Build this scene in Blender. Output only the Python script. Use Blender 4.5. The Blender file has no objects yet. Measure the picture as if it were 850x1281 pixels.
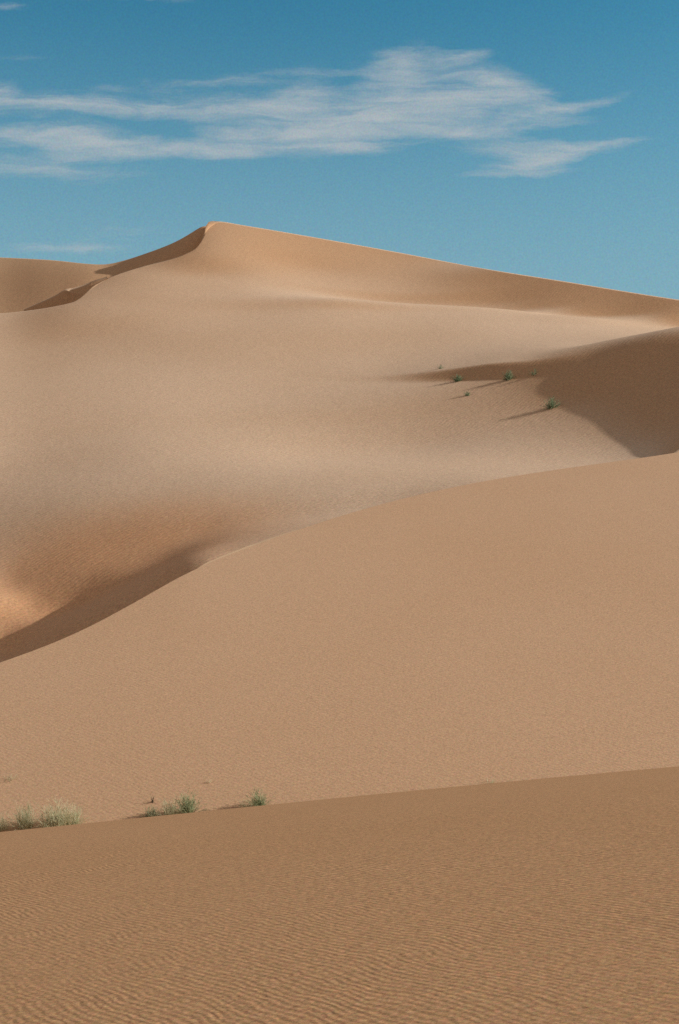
import bpy, math, random
import numpy as np
from mathutils import Vector, Matrix, Euler

random.seed(7); rng = np.random.default_rng(7)
scene = bpy.context.scene
col = scene.collection
F, CU, CV = 1780.0, 425.0, 640.5          # lens of the photograph: focal length and centre in photo pixels
SUN_EL, SUN_AZ = math.radians(24.0), math.radians(3.0)   # azimuth measured from +X towards +Y

# ------------------------------------------------------------------ helpers
def pchip_slopes(x, y):
    h = np.diff(x); d = np.diff(y, axis=-1) / h
    m = np.zeros_like(y)
    d0, d1 = d[..., :-1], d[..., 1:]
    w1 = 2*h[1:] + h[:-1]; w2 = h[1:] + 2*h[:-1]
    with np.errstate(divide='ignore', invalid='ignore'):
        hm = (w1 + w2) / (w1/d0 + w2/d1)
    m[..., 1:-1] = np.where(d0*d1 > 0, hm, 0.0)
    m[..., 0] = d[..., 0]; m[..., -1] = d[..., -1]
    return m

def pchip(x, y, q):
    """y along its last axis at x; q 1-D. linear extension outside"""
    x = np.asarray(x, float); y = np.asarray(y, float); q = np.asarray(q, float)
    m = pchip_slopes(x, y)
    i = np.clip(np.searchsorted(x, q) - 1, 0, len(x)-2)
    qc = np.clip(q, x[0], x[-1])
    h = x[i+1] - x[i]; t = (qc - x[i]) / h
    y0, y1, m0, m1 = y[..., i], y[..., i+1], m[..., i], m[..., i+1]
    r = (2*t**3-3*t**2+1)*y0 + (t**3-2*t**2+t)*h*m0 + (-2*t**3+3*t**2)*y1 + (t**3-t**2)*h*m1
    return r

def gauss(a, sigma, axis):
    if sigma <= 0: return a
    r = int(3*sigma)+1
    k = np.exp(-0.5*(np.arange(-r, r+1)/sigma)**2); k /= k.sum()
    p = [(0, 0)]*a.ndim; p[axis] = (r, r)
    b = np.pad(a, p, mode='edge')
    return np.apply_along_axis(lambda v: np.convolve(v, k, mode='valid'), axis, b)

def curve(pts, U, sigma=0):
    p = np.array(sorted(pts), float)
    r = pchip(p[:, 0], p[:, 1], U)
    return gauss(r, sigma, 0)

def grid_mesh(name, P, mat, kind='structure'):
    """P (rows, cols, 3) -> one smooth sheet"""
    R, C, _ = P.shape
    me = bpy.data.meshes.new(name)
    idx = np.arange(R*C).reshape(R, C)
    q = np.stack([idx[:-1, :-1], idx[:-1, 1:], idx[1:, 1:], idx[1:, :-1]], -1).reshape(-1, 4)
    me.vertices.add(R*C); me.vertices.foreach_set('co', P.reshape(-1).astype(np.float32))
    n = len(q)
    me.loops.add(n*4); me.loops.foreach_set('vertex_index', q.reshape(-1).astype(np.int32))
    me.polygons.add(n); me.polygons.foreach_set('loop_start', np.arange(0, n*4, 4, dtype=np.int32))
    me.polygons.foreach_set('use_smooth', np.ones(n, bool))
    me.update(calc_edges=True); me.validate()
    me.materials.append(mat)
    o = bpy.data.objects.new(name, me); col.objects.link(o)
    o['kind'] = kind
    return o

# ------------------------------------------------------------------ node helper
class NT:
    def __init__(s, tree): s.t = tree; s.n = tree.nodes; s.l = tree.links
    def new(s, typ, **kw):
        nd = s.n.new(typ)
        for k, v in kw.items(): setattr(nd, k, v)
        return nd
    def put(s, sock, v):
        if isinstance(v, bpy.types.NodeSocket): s.l.new(v, sock)
        else: sock.default_value = v
    def math(s, op, a, b=None, c=None, clamp=False):
        nd = s.new('ShaderNodeMath', operation=op, use_clamp=clamp)
        s.put(nd.inputs[0], a)
        if b is not None: s.put(nd.inputs[1], b)
        if c is not None: s.put(nd.inputs[2], c)
        return nd.outputs[0]
    def vmath(s, op, a, b=None):
        nd = s.new('ShaderNodeVectorMath', operation=op)
        s.put(nd.inputs[0], a)
        if b is not None: s.put(nd.inputs[1], b)
        return nd.outputs['Value'] if op in ('LENGTH', 'DOT_PRODUCT') else nd.outputs[0]
    def mix(s, f, a, b, blend='MIX'):
        nd = s.new('ShaderNodeMix', data_type='RGBA', blend_type=blend)
        s.put(nd.inputs[0], f); s.put(nd.inputs[6], a); s.put(nd.inputs[7], b)
        return nd.outputs[2]
    def mapr(s, v, a, b, c=0.0, d=1.0, interp='SMOOTHSTEP'):
        nd = s.new('ShaderNodeMapRange', interpolation_type=interp)
        s.put(nd.inputs[0], v)
        for i, x in enumerate((a, b, c, d)): s.put(nd.inputs[i+1], x)
        return nd.outputs[0]
    def noise(s, vec, scale, detail=4, rough=.5, dist=0.0, dim='3D'):
        nd = s.new('ShaderNodeTexNoise', noise_dimensions=dim)
        if vec is not None: s.put(nd.inputs['Vector'], vec)
        nd.inputs['Scale'].default_value = scale; nd.inputs['Detail'].default_value = detail
        nd.inputs['Roughness'].default_value = rough; nd.inputs['Distortion'].default_value = dist
        return nd
    def mapping(s, vec, loc=(0,0,0), rot=(0,0,0), scale=(1,1,1), typ='POINT'):
        nd = s.new('ShaderNodeMapping', vector_type=typ)
        s.put(nd.inputs[0], vec)
        nd.inputs[1].default_value = loc; nd.inputs[2].default_value = rot; nd.inputs[3].default_value = scale
        return nd.outputs[0]

# ------------------------------------------------------------------ sand material
def sand(name, pale, deep, steep, ripple, wl, rot, coarse=0.0, grain=.16, red=None, gs=3.5):
    m = bpy.data.materials.new(name); m.use_nodes = True
    t = NT(m.node_tree); bs = t.n['Principled BSDF']
    pos = t.new('ShaderNodeNewGeometry').outputs['Position']
    broad = t.noise(pos, .045, 3, .5).outputs[0]
    patch = t.noise(t.mapping(pos, scale=(1, .35, 1)), .6, 5, .6).outputs[0]
    f = t.math('ADD', t.math('MULTIPLY', t.mapr(broad, .3, .7), .85), t.math('MULTIPLY', t.mapr(patch, .3, .7), .15))
    c = t.mix(f, pale, deep)
    # warm tone of dimly lit slopes, painted into the sand colour by steepness
    nz = t.new('ShaderNodeSeparateXYZ'); t.put(nz.inputs[0], t.new('ShaderNodeNewGeometry').outputs['Normal'])
    c = t.mix(t.mapr(nz.outputs[2], .975, .87), c, steep)
    # loose grains of many sizes: light and dark specks down to a few millimetres
    sp = t.noise(pos, gs, 6, 1.0).outputs[0]
    g = t.math('MULTIPLY', t.math('SUBTRACT', sp, .5), grain*4.6)
    g = t.math('ADD', g, 1.0)
    if red:                                          # orange tone of one weakly lit hollow, painted into the sand
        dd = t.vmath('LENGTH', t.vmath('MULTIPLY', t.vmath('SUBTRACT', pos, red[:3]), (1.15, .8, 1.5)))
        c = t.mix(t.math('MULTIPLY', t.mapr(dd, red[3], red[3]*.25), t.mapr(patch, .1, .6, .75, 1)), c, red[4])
    c = t.mix(1.0, c, g, 'MULTIPLY')
    # grains differ in hue as well: quartz, feldspar, iron-stained
    hue = t.vmath('SUBTRACT', t.noise(pos, gs*1.3, 6, 1.0).outputs['Color'], (.5, .5, .5))
    hs = t.vmath('SCALE', hue); hs.node.inputs['Scale'].default_value = 1.5
    c = t.mix(1.0, c, t.vmath('ADD', hs, (1, 1, 1)), 'MULTIPLY')
    t.put(bs.inputs['Base Color'], c)
    bs.inputs['Roughness'].default_value = .95
    bs.inputs['Specular IOR Level'].default_value = .1
    # wind ripples: warped wave trains of changing strength
    warp = t.noise(pos, .5/wl*.12, 3, .55)
    off = t.vmath('SCALE', t.vmath('SUBTRACT', warp.outputs['Color'], (.5, .5, .5))); off.node.inputs['Scale'].default_value = wl*4.5
    wp = t.vmath('ADD', pos, off)
    wp = t.mapping(wp, rot=(0, 0, rot))
    small = t.noise(t.mapping(wp, scale=(.28, 1, .3)), 1/wl*.9, 2, .5).outputs[0]
    w = t.new('ShaderNodeTexWave', wave_type='BANDS', bands_direction='Y', wave_profile='SIN')
    t.put(w.inputs['Vector'], wp)
    w.inputs['Scale'].default_value = 2*math.pi/20/wl; w.inputs['Distortion'].default_value = 1.2
    w.inputs['Detail'].default_value = 1.5; w.inputs['Detail Scale'].default_value = 1.0/wl*.25
    amp = t.mapr(t.noise(pos, .18/wl*.15, 3, .5).outputs[0], .3, .65, .35, 1.0)
    h = t.math('MULTIPLY', t.math('ADD', t.math('MULTIPLY', w.outputs[1], .38), t.math('MULTIPLY', small, .8)), amp)
    h = t.math('ADD', h, t.math('MULTIPLY', sp, .14))
    b = t.new('ShaderNodeBump'); b.inputs['Strength'].default_value = 1.0
    b.inputs['Distance'].default_value = ripple
    t.put(b.inputs['Height'], h)
    last = b.outputs[0]
    if coarse:
        b2 = t.new('ShaderNodeBump'); b2.inputs['Strength'].default_value = 1.0; b2.inputs['Distance'].default_value = coarse
        t.put(b2.inputs['Height'], t.noise(t.mapping(pos, scale=(1, .5, 1)), .9, 4, .55).outputs[0])
        t.put(b2.inputs['Normal'], last); last = b2.outputs[0]
    t.put(bs.inputs['Normal'], last)
    return m

STEEP = (.50, .306, .183, 1)  # sand colour with the dim slopes' tone painted in
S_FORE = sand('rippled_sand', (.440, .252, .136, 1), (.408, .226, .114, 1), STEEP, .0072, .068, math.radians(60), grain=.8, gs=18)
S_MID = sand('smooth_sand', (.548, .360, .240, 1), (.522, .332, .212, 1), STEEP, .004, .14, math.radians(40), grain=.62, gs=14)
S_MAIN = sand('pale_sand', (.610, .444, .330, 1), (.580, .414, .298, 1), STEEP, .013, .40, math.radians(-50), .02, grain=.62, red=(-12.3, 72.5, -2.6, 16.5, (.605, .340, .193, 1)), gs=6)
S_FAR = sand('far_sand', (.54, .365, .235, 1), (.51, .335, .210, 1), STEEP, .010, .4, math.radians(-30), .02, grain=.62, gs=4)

# ------------------------------------------------------------------ foreground dune (world grid)
def z_fore(x, y):
    a, b, yc = .063, .00193, 36.0
    z = -2.5 + (.094 + .055*np.clip(1 - y/32, 0, 1.2)**2)*x - a*y - b*y*y
    z = z + .09*np.sin(x*.17+1.0)*np.clip(y/36, 0, 1.2) * .5
    over = np.clip(y - yc, 0, None)
    return z - .10*over**2
def z_mid(x, y):
    t = y - 40
    return -9.0 + .33*t - .0012*t*t + .05*x + .10*np.sin(x*.11 + y*.05) 

xs = np.concatenate([np.linspace(-90, -30, 61)[:-1], np.linspace(-30, 30, 301), np.linspace(30, 90, 61)[1:]])
ys = np.concatenate([np.linspace(-40, 0, 41)[:-1], np.linspace(0, 46, 231)])
X, Y = np.meshgrid(xs, ys)
Z = z_fore(X, np.where(Y < 0, 0.3*Y, Y))
Z = np.maximum(Z, z_mid(X, Y) - 1.5)
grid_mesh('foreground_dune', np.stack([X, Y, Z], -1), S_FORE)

# ------------------------------------------------------------------ columns shared by the dunes behind
U = np.arange(-900, 1752, 3.0)
TX = (U - CU)/F                      # x per metre of depth along each column

def pts3(Yd, v):                     # depth + photo row -> world
    return np.stack([TX*Yd, Yd, Yd*(CV - v)/F], -1)

# middle dune: crest line in the photograph, found on the dune's own surface
V_CREST = curve([(-900, 1000), (-400, 930), (-120, 868), (0, 829), (50, 811), (100, 790), (170, 753), (240, 714), (350, 671), (480, 630),
                 (600, 603), (700, 587), (815, 571), (860, 564), (950, 545), (1050, 515), (1300, 490), (1751, 490)], U, 6)
yy = np.arange(41, 110, .05)
Yc = np.zeros_like(U)
for i, (tx, v) in enumerate(zip(TX, V_CREST)):
    d = z_mid(tx*yy, yy) - yy*(CV - v)/F
    k = np.argmax(d > 0) if (d > 0).any() else len(yy)-1
    Yc[i] = yy[k]
Yc = gauss(Yc, 8, 0)
Yc = np.clip(Yc, 44, 100)
rows = []
n = 150
for j in range(n+1):
    t = j/n
    t = 1-(1-t)**1.5                               # denser towards the crest
    Yd = 38 + (Yc - 38)*t
    x = TX*Yd
    z = z_mid(x, Yd)
    if j < n: 
        zc = Yc*(CV - V_CREST)/F; zm = z_mid(TX*Yc, Yc)
        z = z + (zc - zm)*t**4
    else: z = Yc*(CV - V_CREST)/F
    rows.append(np.stack([x, Yd, z], -1))
zc = rows[-1][:, 2]
CRISP = pchip([-900, 0, 200, 350, 520, 700, 800, 900, 1751], [.58, .58, .58, .50, .30, .22, .30, .5, .5], U)   # how steeply the lee side drops
for s in (.05, .12, .3, .6, 1.0, 1.6, 2.4, 3.4, 4.6, 6.0, 8, 10, 13):
    Yd = Yc + s
    rows.append(np.stack([TX*Yd, Yd, zc - CRISP*s*min(1, .75+s*.1)], -1))
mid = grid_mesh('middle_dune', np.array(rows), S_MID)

# ------------------------------------------------------------------ main dune: lines of equal distance (m) over photo columns
CONT = {
 58: [(-900, 960), (-300, 930), (0, 880), (200, 800), (300, 770), (500, 740), (850, 680), (1150, 650), (1751, 650)],
 62: [(-900, 920), (-300, 890), (-100, 865), (0, 842), (70, 797), (130, 768), (200, 738), (250, 713), (300, 702), (400, 682), (480, 670), (815, 630), (1150, 620), (1751, 620)],
 66: [(-900, 880), (-300, 850), (-100, 836), (0, 824), (40, 799), (70, 780), (130, 750), (200, 716), (250, 693), (300, 683), (350, 672.5), (400, 663), (480, 652), (600, 640), (815, 610), (1150, 600), (1751, 600)],
 70: [(-900, 810), (-300, 785), (-100, 772), (0, 776), (40, 774), (75, 771), (100, 760), (130, 745), (200, 709), (250, 687), (300, 672.5), (350, 662), (400, 654), (480, 643), (600, 627), (815, 600), (1150, 585), (1751, 585)],
 72: [(-900, 785), (-300, 762), (-80, 740), (0, 751), (38, 755), (60, 750), (100, 738), (130, 726), (200, 702), (250, 681), (300, 666), (350, 656), (400, 649), (480, 640), (600, 622), (815, 597), (1150, 570), (1751, 575)],
 75: [(-900, 760), (-300, 742), (-80, 724), (-12, 735), (8, 735), (40, 728), (100, 711), (200, 686), (250, 673), (300, 660), (400, 644), (480, 634), (600, 613), (700, 604), (815, 592), (900, 568), (1000, 540), (1150, 530), (1751, 540)],
 80: [(-900, 740), (-300, 728), (-200, 725), (-80, 712), (0, 701), (100, 677), (200, 653), (300, 634), (400, 620), (500, 609), (600, 598), (700, 592), (815, 581), (870, 556), (950, 517), (1000, 502), (1150, 495), (1751, 510)],
 90: [(-900, 690), (-300, 678), (-80, 657), (0, 642), (100, 622), (200, 608), (300, 596), (400, 590), (500, 585), (600, 580), (700, 574), (770, 566), (800, 560), (830, 546), (880, 522), (950, 488), (1000, 474), (1150, 470), (1751, 485)],
 100: [(-900, 620), (-300, 614), (-80, 606), (0, 598), (100, 583), (200, 570), (300, 567), (400, 570), (500, 567), (600, 553), (700, 535), (750, 523), (790, 508), (850, 479), (900, 455), (950, 434), (1000, 424), (1150, 420), (1751, 440)],
 107: [(-900, 575), (-300, 570), (0, 567), (100, 555), (200, 545), (300, 543), (400, 543), (500, 537), (600, 522), (660, 511), (700, 501), (740, 488), (800, 459), (850, 434), (885, 418), (950, 406), (1150, 410), (1751, 427)],
 110: [(-900, 560), (-300, 558), (0, 555), (100, 545), (200, 536), (300, 534), (400, 532), (500, 524), (600, 508), (660, 495), (700, 482), (750, 459), (800, 434), (840, 416), (880, 405), (950, 401), (1150, 405), (1751, 420)],
 113: [(-900, 548), (-300, 546), (0, 542), (100, 533), (200, 525), (300, 522), (400, 518), (500, 510), (600, 494), (660, 481), (700, 466), (750, 442), (785, 425), (810, 415), (840, 408), (900, 402), (1150, 405), (1751, 420)],
 118: [(-900, 530), (-300, 528), (0, 523), (100, 515), (200, 508), (300, 506), (400, 501), (500, 491), (560, 482), (620, 470), (660, 459), (700, 441), (730, 431), (760, 424), (800, 417), (850, 410), (900, 406), (1150, 405), (1751, 418)],
 125: [(-900, 510), (-300, 505), (0, 500), (100, 492), (200, 486), (300, 484), (400, 480), (500, 473), (560, 466), (620, 454), (660, 444), (700, 436), (750, 431), (800, 423), (850, 417), (1000, 410), (1751, 418)],
 140: [(-900, 470), (-300, 465), (0, 462), (100, 453), (200, 446), (300, 441), (400, 439), (500, 437), (600, 430), (700, 423), (800, 420), (850, 421), (1000, 430), (1751, 440)],
 150: [(-900, 445), (-300, 440), (0, 437), (100, 427), (200, 418), (300, 414), (400, 411), (500, 411), (600, 408), (700, 408), (800, 413), (850, 416), (1000, 430), (1751, 442)],
 160: [(-900, 422), (-300, 416), (0, 413), (100, 397), (200, 391), (300, 390), (400, 387), (510, 391), (600, 391), (700, 395), (750, 398), (800, 405), (850, 412), (1000, 425), (1751, 440)],
 166: [(-900, 408), (-300, 403), (0, 400), (100, 382), (200, 376), (300, 374), (400, 372), (510, 379.5), (600, 384), (650, 388), (700, 396), (750, 399), (800, 396), (850, 386), (1000, 380), (1751, 420)],
 170: [(-900, 400), (-300, 395), (0, 393), (100, 374), (200, 366), (300, 366), (400, 371), (510, 387), (600, 392), (650, 391), (700, 387), (750, 382), (800, 374), (850, 364), (1000, 360), (1751, 410)],
 174: [(-900, 393), (-300, 390), (0, 387), (100, 366), (200, 357), (300, 358), (400, 369), (510, 384), (600, 385), (700, 371), (800, 355), (850, 345), (1000, 340), (1751, 400)],
 180: [(-900, 388), (-300, 385), (0, 379), (60, 371), (100, 356), (200, 344), (300, 345), (400, 358), (510, 367), (600, 362), (700, 345), (800, 328), (850, 320), (1751, 390)],
 188: [(-900, 375), (-300, 372), (0, 362), (60, 352), (100, 340), (200, 327), (258, 317), (300, 322), (400, 341), (510, 346), (600, 336), (700, 320), (850, 305), (1751, 370)],
 196: [(-900, 355), (-300, 352), (0, 340), (100, 325), (200, 308), (258, 295), (300, 300), (400, 317), (510, 325), (600, 323), (700, 318), (850, 308), (1751, 350)],
 206: [(-900, 330), (-300, 325), (0, 312), (100, 298), (200, 284), (258, 270), (300, 274), (400, 288), (510, 297), (600, 296), (850, 285), (1751, 320)],
}
YK = np.array(sorted(CONT), float)
VK = np.stack([curve(CONT[int(k)], U, 3.5 if k < 82 else 8) for k in YK], -1)        # (cols, knots)
YG = np.arange(58, 206.01, .5)
VM = pchip(YK, VK, YG)                                            # (cols, depths)
soft = gauss(gauss(VM, 3.6, 1), 6, 0); crisp = gauss(gauss(VM, 1.1, 1), 2, 0)
wgt = np.clip((YG - 78)/10, 0, 1)*np.clip((146 - YG)/12, 0, 1)       # rounded slopes in the middle distance, crisper folds elsewhere
VM = crisp + (soft - crisp)*(wgt*wgt*(3-2*wgt))

# a low diagonal fold running left from the foot of the shaded dune
GU, GY = np.meshgrid(U, YG, indexing='ij')
fold_y = pchip([380, 430, 520, 600, 660, 720], [129, 127, 123.5, 119.5, 116.5, 114], U)[:, None]
fold_h = np.interp(U, [380, 480, 560, 620, 660, 740], [0, 1.5, 8.5, 12.5, 8, 0])[:, None]
q = np.clip((GY - fold_y + 2.2)/3.4, 0, 1)
VM = VM - gauss(fold_h*np.ones_like(VM), 6, 0)*(q*q*(3-2*q))*np.exp(-np.clip(GY - fold_y - 1.2, 0, None)/9.0)

# its far crest
V_R = curve([(-900, 420), (-300, 402), (-100, 396), (0, 392), (40, 388), (75, 382), (94, 377), (104, 370), (110, 364), (118, 357), (140, 346), (180, 333), (215, 324), (240, 314), (249, 307),
             (254, 298), (256, 288), (259, 279), (264, 276.5), (275, 277), (300, 281), (400, 298), (500, 316), (600, 335), (700, 351), (850, 375), (1000, 395), (1751, 440)], U, .6)
YR = np.zeros_like(U)
for i in range(len(U)):
    d = V_R[i] - VM[i]                                            # >0 once the surface has risen past the crest row
    ok = np.where((d >= 0) & (YG > 160))[0]
    YR[i] = YG[ok[0]] if len(ok) else YG[-1]
    if len(ok) and ok[0] > 0:
        k = ok[0]; d0, d1 = d[k-1], d[k]
        if d1 != d0: YR[i] = YG[k-1] + (YG[k]-YG[k-1])*(-d0)/(d1-d0)
YR = gauss(YR, 3, 0)
Y0 = Yc + .2                                                      # begins under the lee side of the middle dune
rows = []
n = 330
for j in range(n+1):
    t = j/n
    Yd = Y0 + (YR - Y0)*t
    k = np.clip((Yd - YG[0])/.5, 0, len(YG)-1.001); k0 = k.astype(int); fr = k-k0
    v = VM[np.arange(len(U)), k0]*(1-fr) + VM[np.arange(len(U)), k0+1]*fr
    v = np.maximum(v, V_CREST + 3 - (Yd - Yc)*np.where(U > 830, 11, 26))      # leaves the middle dune's foot no steeper than sand can lie
    # keep below the middle dune's lee side where both meet
    if t > .93:
        w = ((t-.93)/.07)**2
        v = v*(1-w) + np.maximum(v, V_R)*w if j < n else V_R
    rows.append(pts3(Yd, v))
zR = rows[-1][:, 2]
for s in (.08, .2, .5, 1, 2, 3.5, 6, 10, 18, 35, 60):
    Yd = YR + s
    rows.append(np.stack([TX*Yd, Yd, zR - .56*s], -1))
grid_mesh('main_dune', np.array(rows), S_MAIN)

# ------------------------------------------------------------------ far dune behind the summit on the left
V_S = curve([(-900, 350), (-400, 326), (-100, 319), (0, 322), (60, 325), (130, 331), (155, 326), (180, 318), (220, 302.5), (245, 288), (256, 281), (266, 285),
             (300, 312), (400, 345), (850, 430), (1751, 480)], U, 2.0)
YS = curve([(-900, 280), (-300, 262), (-100, 244), (0, 230), (60, 217), (130, 205), (258, 204), (400, 222), (1751, 240)], U, 3)
YR_s = gauss(YR, 10, 0); VR_s = gauss(V_R, 8, 0)
rows = []
n = 70
for j in range(n+1):
    t = j/n
    YB = YR_s + .6
    Yd = YB + (np.maximum(YS, YB+2) - YB)*t**1.12
    vb = VR_s + 42
    e = t + .12*np.sin(math.pi*t)*t
    v = vb + (V_S - vb)*e
    rows.append(pts3(Yd, v))
zS = rows[-1][:, 2]; YSe = np.maximum(YS, YB+2)
for s in (.3, .8, 2, 4, 8, 16, 30, 60):
    Yd = YSe + s
    rows.append(np.stack([TX*Yd, Yd, zS - .10*s*min(1, s/6) - .42*max(0, s-3)], -1))
grid_mesh('far_dune', np.array(rows), S_FAR)

# a short hooked spur of sand that branches off the main dune's edge left of the summit
su = np.linspace(30, 134, 90)
tp = lambda pts: pchip([p[0] for p in pts], [p[1] for p in pts], su)
lip = tp([(30, 387), (50, 378), (70, 369), (84, 361.5), (90, 360.5), (105, 356), (118, 351), (134, 346)])
brk = tp([(30, 388), (50, 380), (70, 371), (84, 363.5), (90, 366), (98, 367.5), (108, 367), (113, 366), (122, 361), (134, 355)])
bot = tp([(30, 394), (60, 390), (95, 384), (110, 378), (134, 370)])
ys_ = np.interp(su, [30, 113, 134], [184.5, 178.8, 179.5])
def srow(v, dy): return np.stack([(su-CU)/F*(ys_+dy), ys_+dy, (ys_+dy)*(CV-v)/F], -1)
sr = [srow(bot, -.25), srow(brk, 0), srow(brk, .03), srow(brk*.5+lip*.5, .5), srow(lip, 1.6)]
for dy in (2.2, 3.5, 6, 10):
    q_ = srow(lip, 1.6); q_[:, 1] += dy-1.6; q_[:, 2] -= .5*(dy-1.6); sr.append(q_)
grid_mesh('sand_spur', np.array(sr), S_MAIN)

# ------------------------------------------------------------------ plants
def leaf_mat(name, a, b, c):
    m = bpy.data.materials.new(name); m.use_nodes = True
    t = NT(m.node_tree); bs = t.n['Principled BSDF']
    geo = t.new('ShaderNodeNewGeometry')
    rnd = geo.outputs['Random Per Island']
    f = t.noise(geo.outputs['Position'], 5.0, 3, .6).outputs[0]
    cc = t.mix(rnd, a, b); cc = t.mix(t.mapr(f, .45, .7), cc, c)
    t.put(bs.inputs['Base Color'], cc); bs.inputs['Roughness'].default_value = .7
    tr = t.new('ShaderNodeBsdfTranslucent'); t.put(tr.inputs[0], cc)
    ms = t.new('ShaderNodeMixShader'); ms.inputs[0].default_value = .45
    t.l.new(bs.outputs[0], ms.inputs[1]); t.l.new(tr.outputs[0], ms.inputs[2])
    t.l.new(ms.outputs[0], t.n['Material Output'].inputs[0])
    return m
L_GREEN = leaf_mat('green_blades', (.38, .41, .24, 1), (.46, .47, .30, 1), (.28, .32, .17, 1))
L_DARK = leaf_mat('dark_green_blades', (.16, .235, .14, 1), (.23, .29, .18, 1), (.12, .18, .105, 1))
L_PALE = leaf_mat('pale_blades', (.62, .59, .40, 1), (.68, .62, .44, 1), (.50, .52, .33, 1))
L_STRAW = leaf_mat('dry_blades', (.60, .48, .31, 1), (.52, .41, .25, 1), (.42, .32, .19, 1))
L_WOOD = leaf_mat('woody_stems', (.10, .062, .036, 1), (.15, .10, .06, 1), (.07, .045, .028, 1))

def blades(name, mat, parent, n, h, spread, width, lean=0.0, base=.05, droop=.5, seed=1, splits=0):
    """n tapered, arching blades growing out of one root; splits adds side leaves along each"""
    r = random.Random(seed); V = []; Fc = []
    def ribbon(p, d, L, w, dr, seg=5):
        side = Vector((r.uniform(-1, 1), r.uniform(-1, 1), r.uniform(-.2, .2)))
        side = (side - d*side.dot(d)).normalized()
        q = p.copy(); dd = d.copy(); pts = []; i0 = len(V)
        for k in range(seg+1):
            ww = w*(1 - (k/seg)**1.6*.9)
            V.append(q - side*ww*.5); V.append(q + side*ww*.5); pts.append((q.copy(), dd.copy()))
            dd = (dd + Vector((0, 0, -dr/seg)) + Vector((r.uniform(-1, 1), r.uniform(-1, 1), 0))*.06).normalized()
            q = q + dd*(L/seg)
        for k in range(seg):
            a = i0+2*k; Fc.append((a, a+1, a+3, a+2))
        return pts
    for _ in range(n):
        az = r.uniform(0, 2*math.pi); tilt = abs(r.gauss(0, .55))*spread
        d = Vector((math.cos(az)*math.sin(tilt) + lean, math.sin(az)*math.sin(tilt), math.cos(tilt))).normalized()
        rr = base*math.sqrt(r.random()); a2 = r.uniform(0, 6.28)
        L = h*r.uniform(.5, 1.08)
        pts = ribbon(Vector((rr*math.cos(a2), rr*math.sin(a2), -.03)), d, L, width*r.uniform(.6, 1.2), droop*r.uniform(.4, 1.3))
        for _s in range(splits):
            q, dd = pts[r.randint(1, len(pts)-1)]
            e = (dd + Vector((r.uniform(-1, 1), r.uniform(-1, 1), r.uniform(-.4, .8)))*.75).normalized()
            ribbon(q, e, L*r.uniform(.15, .35), width*r.uniform(.6, 1.0), droop*.5, 3)
    me = bpy.data.meshes.new(name); me.from_pydata([tuple(v) for v in V], [], Fc); me.update()
    me.materials.append(mat)
    o = bpy.data.objects.new(name, me); col.objects.link(o); o.parent = parent
    return o

def thing(name, label, cat, loc, group):
    o = bpy.data.objects.new(name, None); col.objects.link(o)
    o.location = loc; o['label'] = label; o['category'] = cat; o['group'] = group
    o.empty_display_size = .2
    return o

def on_mid(u, v):
    tx = (u-CU)/F; yy = np.arange(39.5, 80, .01)
    d = z_mid(tx*yy, yy) - yy*(CV-v)/F
    k = np.argmax(d > 0); return Vector((tx*yy[k], yy[k], float(z_mid(tx*yy[k], yy[k]))))
def on_main(u, v):
    i = int(np.clip(round((u-U[0])/3), 0, len(U)-1))
    ok = np.where((VM[i] <= v) & (YG > Yc[i]+2))[0]; Yd = YG[ok[0]]
    return Vector(((u-CU)/F*Yd, Yd, (CV-v)/F*Yd))

G1 = 'grass tufts behind the foreground dune crest'; G2 = 'small green shrubs on the distant slope'
def tuft(u, v, label, spec, cat='grass tuft', name='grass_tuft', group=G1, where=on_mid):
    p = where(u, v); px = p.y/F                     # metres per photo pixel there
    t_ = thing(name, label, cat, p - Vector((0, 0, .02)), group)
    for k, (part, mat, n, h, spread, w, lean, base, droop, splits) in enumerate(spec):
        blades(part, mat, t_, n, h*px, spread, w, lean, base*px, droop, seed=int(u*7+v*3+k), splits=splits)
    return t_
# columns of a spec: part, material, blades, height px, spread, blade width m, lean, root radius px, droop, side leaves
tuft(74, 1036, 'widest pale feathery grass clump at the left, bleached yellow-green above its roots', [
    ('green_leaf', L_GREEN, 50, 34, 1.25, .012, -.10, 12, .55, 4), ('pale_leaf', L_PALE, 380, 33, 1.5, .015, -.05, 17, .75, 3), ('dry_leaf', L_STRAW, 260, 24, 1.7, .014, .0, 18, .6, 1), ('stem', L_WOOD, 9, 14, .6, .03, 0, 4, .1, 0)])
tuft(32, 1037, 'tall thin upright grass tuft left of the widest pale clump', [
    ('green_leaf', L_GREEN, 40, 38, .55, .012, .0, 5, .25, 4), ('pale_leaf', L_PALE, 150, 30, 1.2, .014, .05, 9, .6, 3), ('dry_leaf', L_STRAW, 70, 20, 1.5, .014, .0, 9, .6, 1), ('stem', L_WOOD, 5, 16, .3, .03, 0, 2, .1, 0)])
tuft(94, 1035, 'slender pale grass tuft at the right edge of the widest pale clump', [
    ('pale_leaf', L_PALE, 70, 28, .8, .012, .05, 5, .4, 3), ('green_leaf', L_GREEN, 14, 30, .6, .012, .1, 3, .3, 3), ('stem', L_WOOD, 4, 12, .3, .03, 0, 1.5, .1, 0)])
tuft(2, 1038, 'pale grass tuft cut by the left edge of the view', [
    ('pale_leaf', L_PALE, 100, 22, 1.3, .012, .0, 7, .6, 3), ('dry_leaf', L_STRAW, 40, 16, 1.5, .013, .0, 8, .5, 1)])
tuft(14, 974, 'low bleached grass wisp lying on the open slope above the left clumps', [
    ('pale_leaf', L_PALE, 70, 8, 2.2, .012, .3, 8, .4, 2), ('dry_leaf', L_STRAW, 30, 6, 2.2, .012, .2, 8, .3, 0)])
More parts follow.
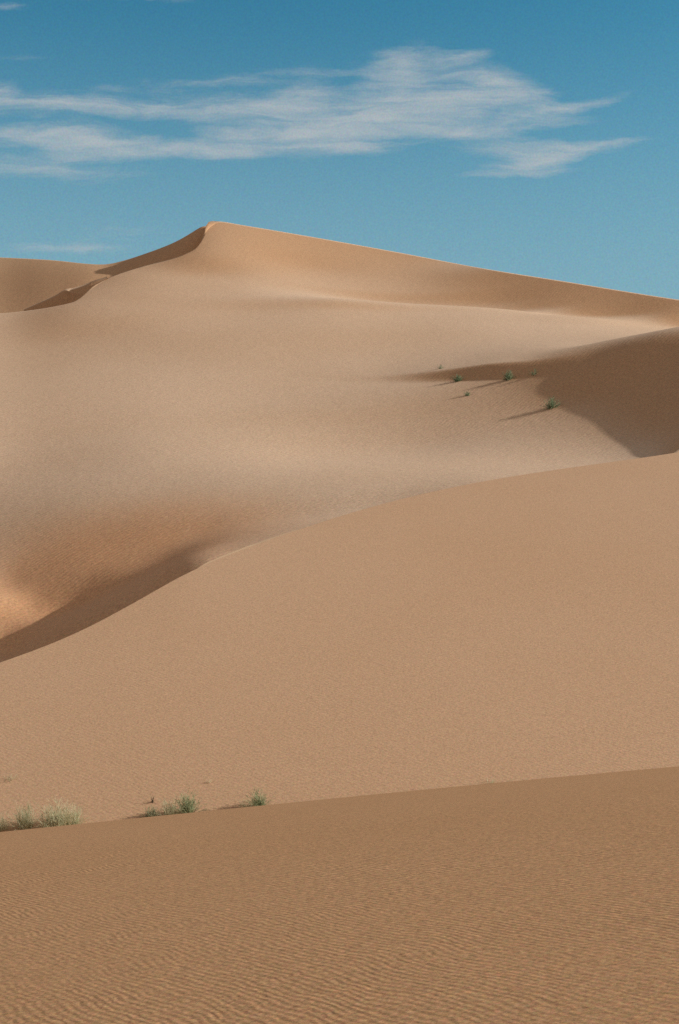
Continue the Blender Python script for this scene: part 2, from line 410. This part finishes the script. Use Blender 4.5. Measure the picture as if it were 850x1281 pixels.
tuft(191, 1023, 'low sprawling grey-green tuft with dark twigs and a long shadow to its left', [
    ('green_leaf', L_GREEN, 90, 17, 1.6, .014, -.15, 8, .5, 4), ('pale_leaf', L_PALE, 60, 18, 1.7, .012, .1, 10, .6, 3), ('stem', L_WOOD, 16, 12, 1.6, .03, .1, 6, .2, 2)])
tuft(214, 1022, 'pale straggly grass tuft between the sprawling one and the round green one', [
    ('pale_leaf', L_PALE, 110, 24, 1.2, .012, -.05, 8, .5, 3), ('green_leaf', L_GREEN, 28, 22, 1.2, .012, 0, 6, .5, 3)])
tuft(236, 1019, 'round leafy green bush, the fullest of the middle cluster', [
    ('green_leaf', L_GREEN, 150, 26, 1.3, .017, -.12, 5, .45, 6), ('dark_leaf', L_DARK, 50, 18, 1.3, .017, .0, 4, .4, 5), ('stem', L_WOOD, 14, 11, .9, .03, 0, 3, .1, 1)], cat='bush', name='desert_bush')
tuft(326, 1010, 'rounded green bush standing alone to the right of the middle cluster', [
    ('green_leaf', L_GREEN, 130, 22, 1.45, .016, -.18, 5, .5, 6), ('dark_leaf', L_DARK, 30, 14, 1.4, .016, .1, 4, .4, 4)], cat='bush', name='desert_bush')
tuft(307, 1009, 'faint pale grass wisp beside the lone rounded green bush', [
    ('pale_leaf', L_PALE, 60, 12, 1.6, .011, .0, 7, .5, 2)])
tuft(192, 1004, 'small dark brown dead twig above the sprawling tuft', [
    ('stem', L_WOOD, 12, 9, 1.2, .03, -.2, 2, .2, 2)], cat='dead twig', name='dead_twig')
tuft(262, 979, 'tiny bleached grass wisp on the bare slope above the round green bush', [
    ('pale_leaf', L_PALE, 26, 7, 1.3, .012, .0, 2, .4, 1)])
tuft(614, 979, 'tiny pale tuft behind the dune crest, farthest right of the near plants', [
    ('pale_leaf', L_PALE, 40, 8, 1.6, .013, .0, 5, .4, 1)])
FARSPEC = [('leaf', L_DARK, 120, 13, 1.3, .035, .05, 3, .4, 4), ('pale_leaf', L_GREEN, 40, 13, 1.4, .03, .25, 4, .4, 3), ('stem', L_WOOD, 10, 6, .9, .04, 0, 2, .1, 0)]
def far_shrub(u, v, k, label, n=1.0):
    tuft(u, v, label, [(a, b, int(c*n), h*k, sp, w, le, ba*k, dr, spl) for (a, b, c, h, sp, w, le, ba, dr, spl) in FARSPEC], cat='shrub', name='desert_shrub', group=G2, where=on_main)
far_shrub(690, 511, 1.08, 'largest green shrub on the distant slope, lowest of them, with a long shadow')
far_shrub(636, 475, .85, 'dark green shrub just below the edge of the big shadow')
far_shrub(573, 478, .7, 'small green shrub, left of the one by the big shadow edge')
far_shrub(585, 496, .55, 'flat sparse shrub below the small left one, pale green', .5)
far_shrub(551, 461, .5, 'tiny shrub on the dim fold, farthest up and left of them', .18)
far_shrub(669, 470, .75, 'faint grey shrub standing inside the edge of the big shadow', .22)

# ------------------------------------------------------------------ desert floor out to the horizon
r = np.concatenate([[0], np.geomspace(20, 9000, 60)]); a = np.linspace(0, 2*math.pi, 129)
Rr, Aa = np.meshgrid(r, a, indexing='ij')
Zf = -16 + 5*np.sin(Rr*np.cos(Aa)*.011)*np.sin(Rr*np.sin(Aa)*.009)*np.clip(Rr/300, 0, 1)
grid_mesh('desert_floor', np.stack([Rr*np.cos(Aa), Rr*np.sin(Aa), Zf], -1), S_FAR)

# ------------------------------------------------------------------ world: Nishita sky, thin cirrus
w = bpy.data.worlds.new('World'); scene.world = w; w.use_nodes = True
t = NT(w.node_tree); bg = t.n['Background']
gen = t.new('ShaderNodeTexCoord').outputs['Generated']
sky = t.new('ShaderNodeTexSky', sky_type='NISHITA')
sky.sun_disc = False; sky.sun_elevation = SUN_EL; sky.sun_rotation = math.pi/2 - SUN_AZ
sky.altitude = 600; sky.air_density = 1.0; sky.dust_density = 1.2; sky.ozone_density = 2.0
SKY_K = 1.0
sep = t.new('ShaderNodeSeparateXYZ'); t.put(sep.inputs[0], gen)
ysafe = t.math('MAXIMUM', sep.outputs[1], .05)
az = t.math('DIVIDE', sep.outputs[0], ysafe); el = t.math('DIVIDE', sep.outputs[2], ysafe)
comb = t.new('ShaderNodeCombineXYZ'); t.put(comb.inputs[0], az); t.put(comb.inputs[1], el)
p = comb.outputs[0]
# wind-drawn warp
wn = t.noise(t.mapping(p, scale=(9, 26, 1)), 1.0, 5, .6)
off = t.vmath('MULTIPLY', t.vmath('SUBTRACT', wn.outputs['Color'], (.5, .5, .5)), (.058, .024, 0))
pw = t.vmath('ADD', p, off)
STROKES = [  # u, v, half length, half width, tilt (deg, up to the right), strength
 (470, 148, 310, 44, 4, .9), (560, 122, 150, 46, 8, .7), (515, 84, 75, 40, 12, .8), (620, 103, 80, 32, -20, .7), (372, 120, 70, 22, 15, .6),
 (430, 166, 240, 28, -1, .65), (250, 189, 300, 20, 0, .85), (100, 176, 125, 27, -8, 1.0), (15, 173, 130, 15, 0, .55), (90, 132, 330, 23, -1, .85),
 (330, 130, 220, 28, 3, .6), (50, 210, 220, 26, -5, .55), (452, 188, 85, 10, -4, .7), (700, 134, 110, 13, 13, .75), (665, 158, 120, 13, 8, .5),
 (695, 185, 175, 15, 3, .85), (660, 203, 95, 17, 10, .95), (645, 217, 95, 9, 4, .7), (588, 71, 55, 12, 10, .6), (390, 92, 230, 26, 4, .4),
 (140, -2, 150, 10, 1, .7), (20, 75, 80, 8, 0, .2), (-5, 112, 50, 22, 10, .7), (85, 308, 110, 11, -2, .5), (110, 290, 200, 30, 0, .26), (0, 12, 80, 9, 0, .36),
 (770, 178, 70, 7, 3, .45), (600, 172, 110, 14, -4, .5), (200, 108, 200, 18, 2, .34), (1150, 120, 300, 60, 5, .6), (-500, 150, 300, 50, -3, .6), (-200, 40, 200, 40, 4, .4), (1500, 0, 300, 60, 10, .7), (-900, -150, 500, 90, 10, .6), (500, -350, 600, 90, 5, .6),
]
acc = None
for (u, v, L, W, an, s) in STROKES:
    mp = t.mapping(pw, loc=((u-CU)/F, (CV-v)/F, 0), rot=(0, 0, math.radians(an)), scale=(L/F, W/F, 1), typ='TEXTURE')
    gr = t.new('ShaderNodeTexGradient', gradient_type='QUADRATIC_SPHERE'); t.put(gr.inputs[0], mp)
    val = t.math('MULTIPLY', t.math('POWER', gr.outputs[1], .55), s)
    # screen-like union
    acc = val if acc is None else t.math('SUBTRACT', t.math('ADD', acc, val), t.math('MULTIPLY', acc, val))
st1 = t.noise(t.mapping(pw, rot=(0, 0, math.radians(-5)), scale=(13, 120, 1)), 1.0, 8, .66, .5).outputs[0]
st2 = t.noise(t.mapping(pw, rot=(0, 0, math.radians(-9)), scale=(22, 60, 1)), 1.0, 8, .65, .6).outputs[0]
fib = t.math('ADD', t.math('MULTIPLY', st1, .6), t.math('MULTIPLY', st2, .4))
# erode the strokes by the fibres
dens = t.math('ADD', t.math('MULTIPLY', acc, 1.05), t.math('MULTIPLY', t.math('SUBTRACT', fib, .5), 1.85))
dens = t.math('MULTIPLY', t.mapr(dens, .08, 1.15), t.mapr(acc, .0, .3))
front = t.mapr(sep.outputs[1], .1, .3)
dens = t.math('MULTIPLY', dens, front)
CLOUD_SOCK = dens

skyc = t.mix(1.0, sky.outputs[0], (.033, .099, .100, 1), 'MULTIPLY')
skyc = t.mix(t.mapr(sep.outputs[2], .36, .08, 0, .85), skyc, (.262, .422, .500, 1))     # physical sky at a small strength, film-teal
cl = t.mix(t.math('MULTIPLY', CLOUD_SOCK, .84), skyc, (.46, .50, .52, 1))
# added warm brightness overhead and behind, out of view, to fill the shadows
warm_fill = t.math('MAXIMUM', t.mapr(sep.outputs[2], .42, .75), t.mapr(sep.outputs[1], .15, -.35))
vn = t.noise(gen, 2.5, 5, .6).outputs[0]
warm_fill = t.math('MULTIPLY', warm_fill, t.mapr(vn, .25, .6, .6, 1.0))
cl = t.mix(warm_fill, cl, (.36, .288, .225, 1))
gr_ = t.noise(gen, 900.0, 1, .5).outputs['Color']                # fine film-like grain over the sky colour
gv = t.vmath('ADD', t.vmath('MULTIPLY', t.vmath('SUBTRACT', gr_, (.5, .5, .5)), (.50, .38, .38)), (1, 1, 1))
cl = t.mix(1.0, cl, gv, 'MULTIPLY')
t.put(bg.inputs[0], cl); bg.inputs[1].default_value = SKY_K

# ------------------------------------------------------------------ sun
sd = bpy.data.lights.new('sun', 'SUN'); sd.energy = 4.8; sd.angle = math.radians(.5); sd.color = (1.0, .93, .82)
so = bpy.data.objects.new('sun', sd); col.objects.link(so)
d = Vector((math.cos(SUN_EL)*math.cos(SUN_AZ), math.cos(SUN_EL)*math.sin(SUN_AZ), math.sin(SUN_EL)))
so.rotation_euler = d.to_track_quat('Z', 'Y').to_euler(); so.location = d*300

# ------------------------------------------------------------------ camera
cd = bpy.data.cameras.new('camera'); co = bpy.data.objects.new('camera', cd); col.objects.link(co)
cd.sensor_fit = 'VERTICAL'; cd.sensor_height = 36.0; cd.lens = F/1281*36
co.location = (0, 0, 0); co.rotation_euler = (math.pi/2, 0, 0)
cd.clip_start = .1; cd.clip_end = 20000
scene.camera = co
scene.view_settings.view_transform = 'Standard'; scene.view_settings.look = 'None'
scene.view_settings.exposure = 0; scene.view_settings.gamma = 1
scene.render.engine = 'CYCLES'
scene.cycles.max_bounces = 6
scene.cycles.use_denoising = False
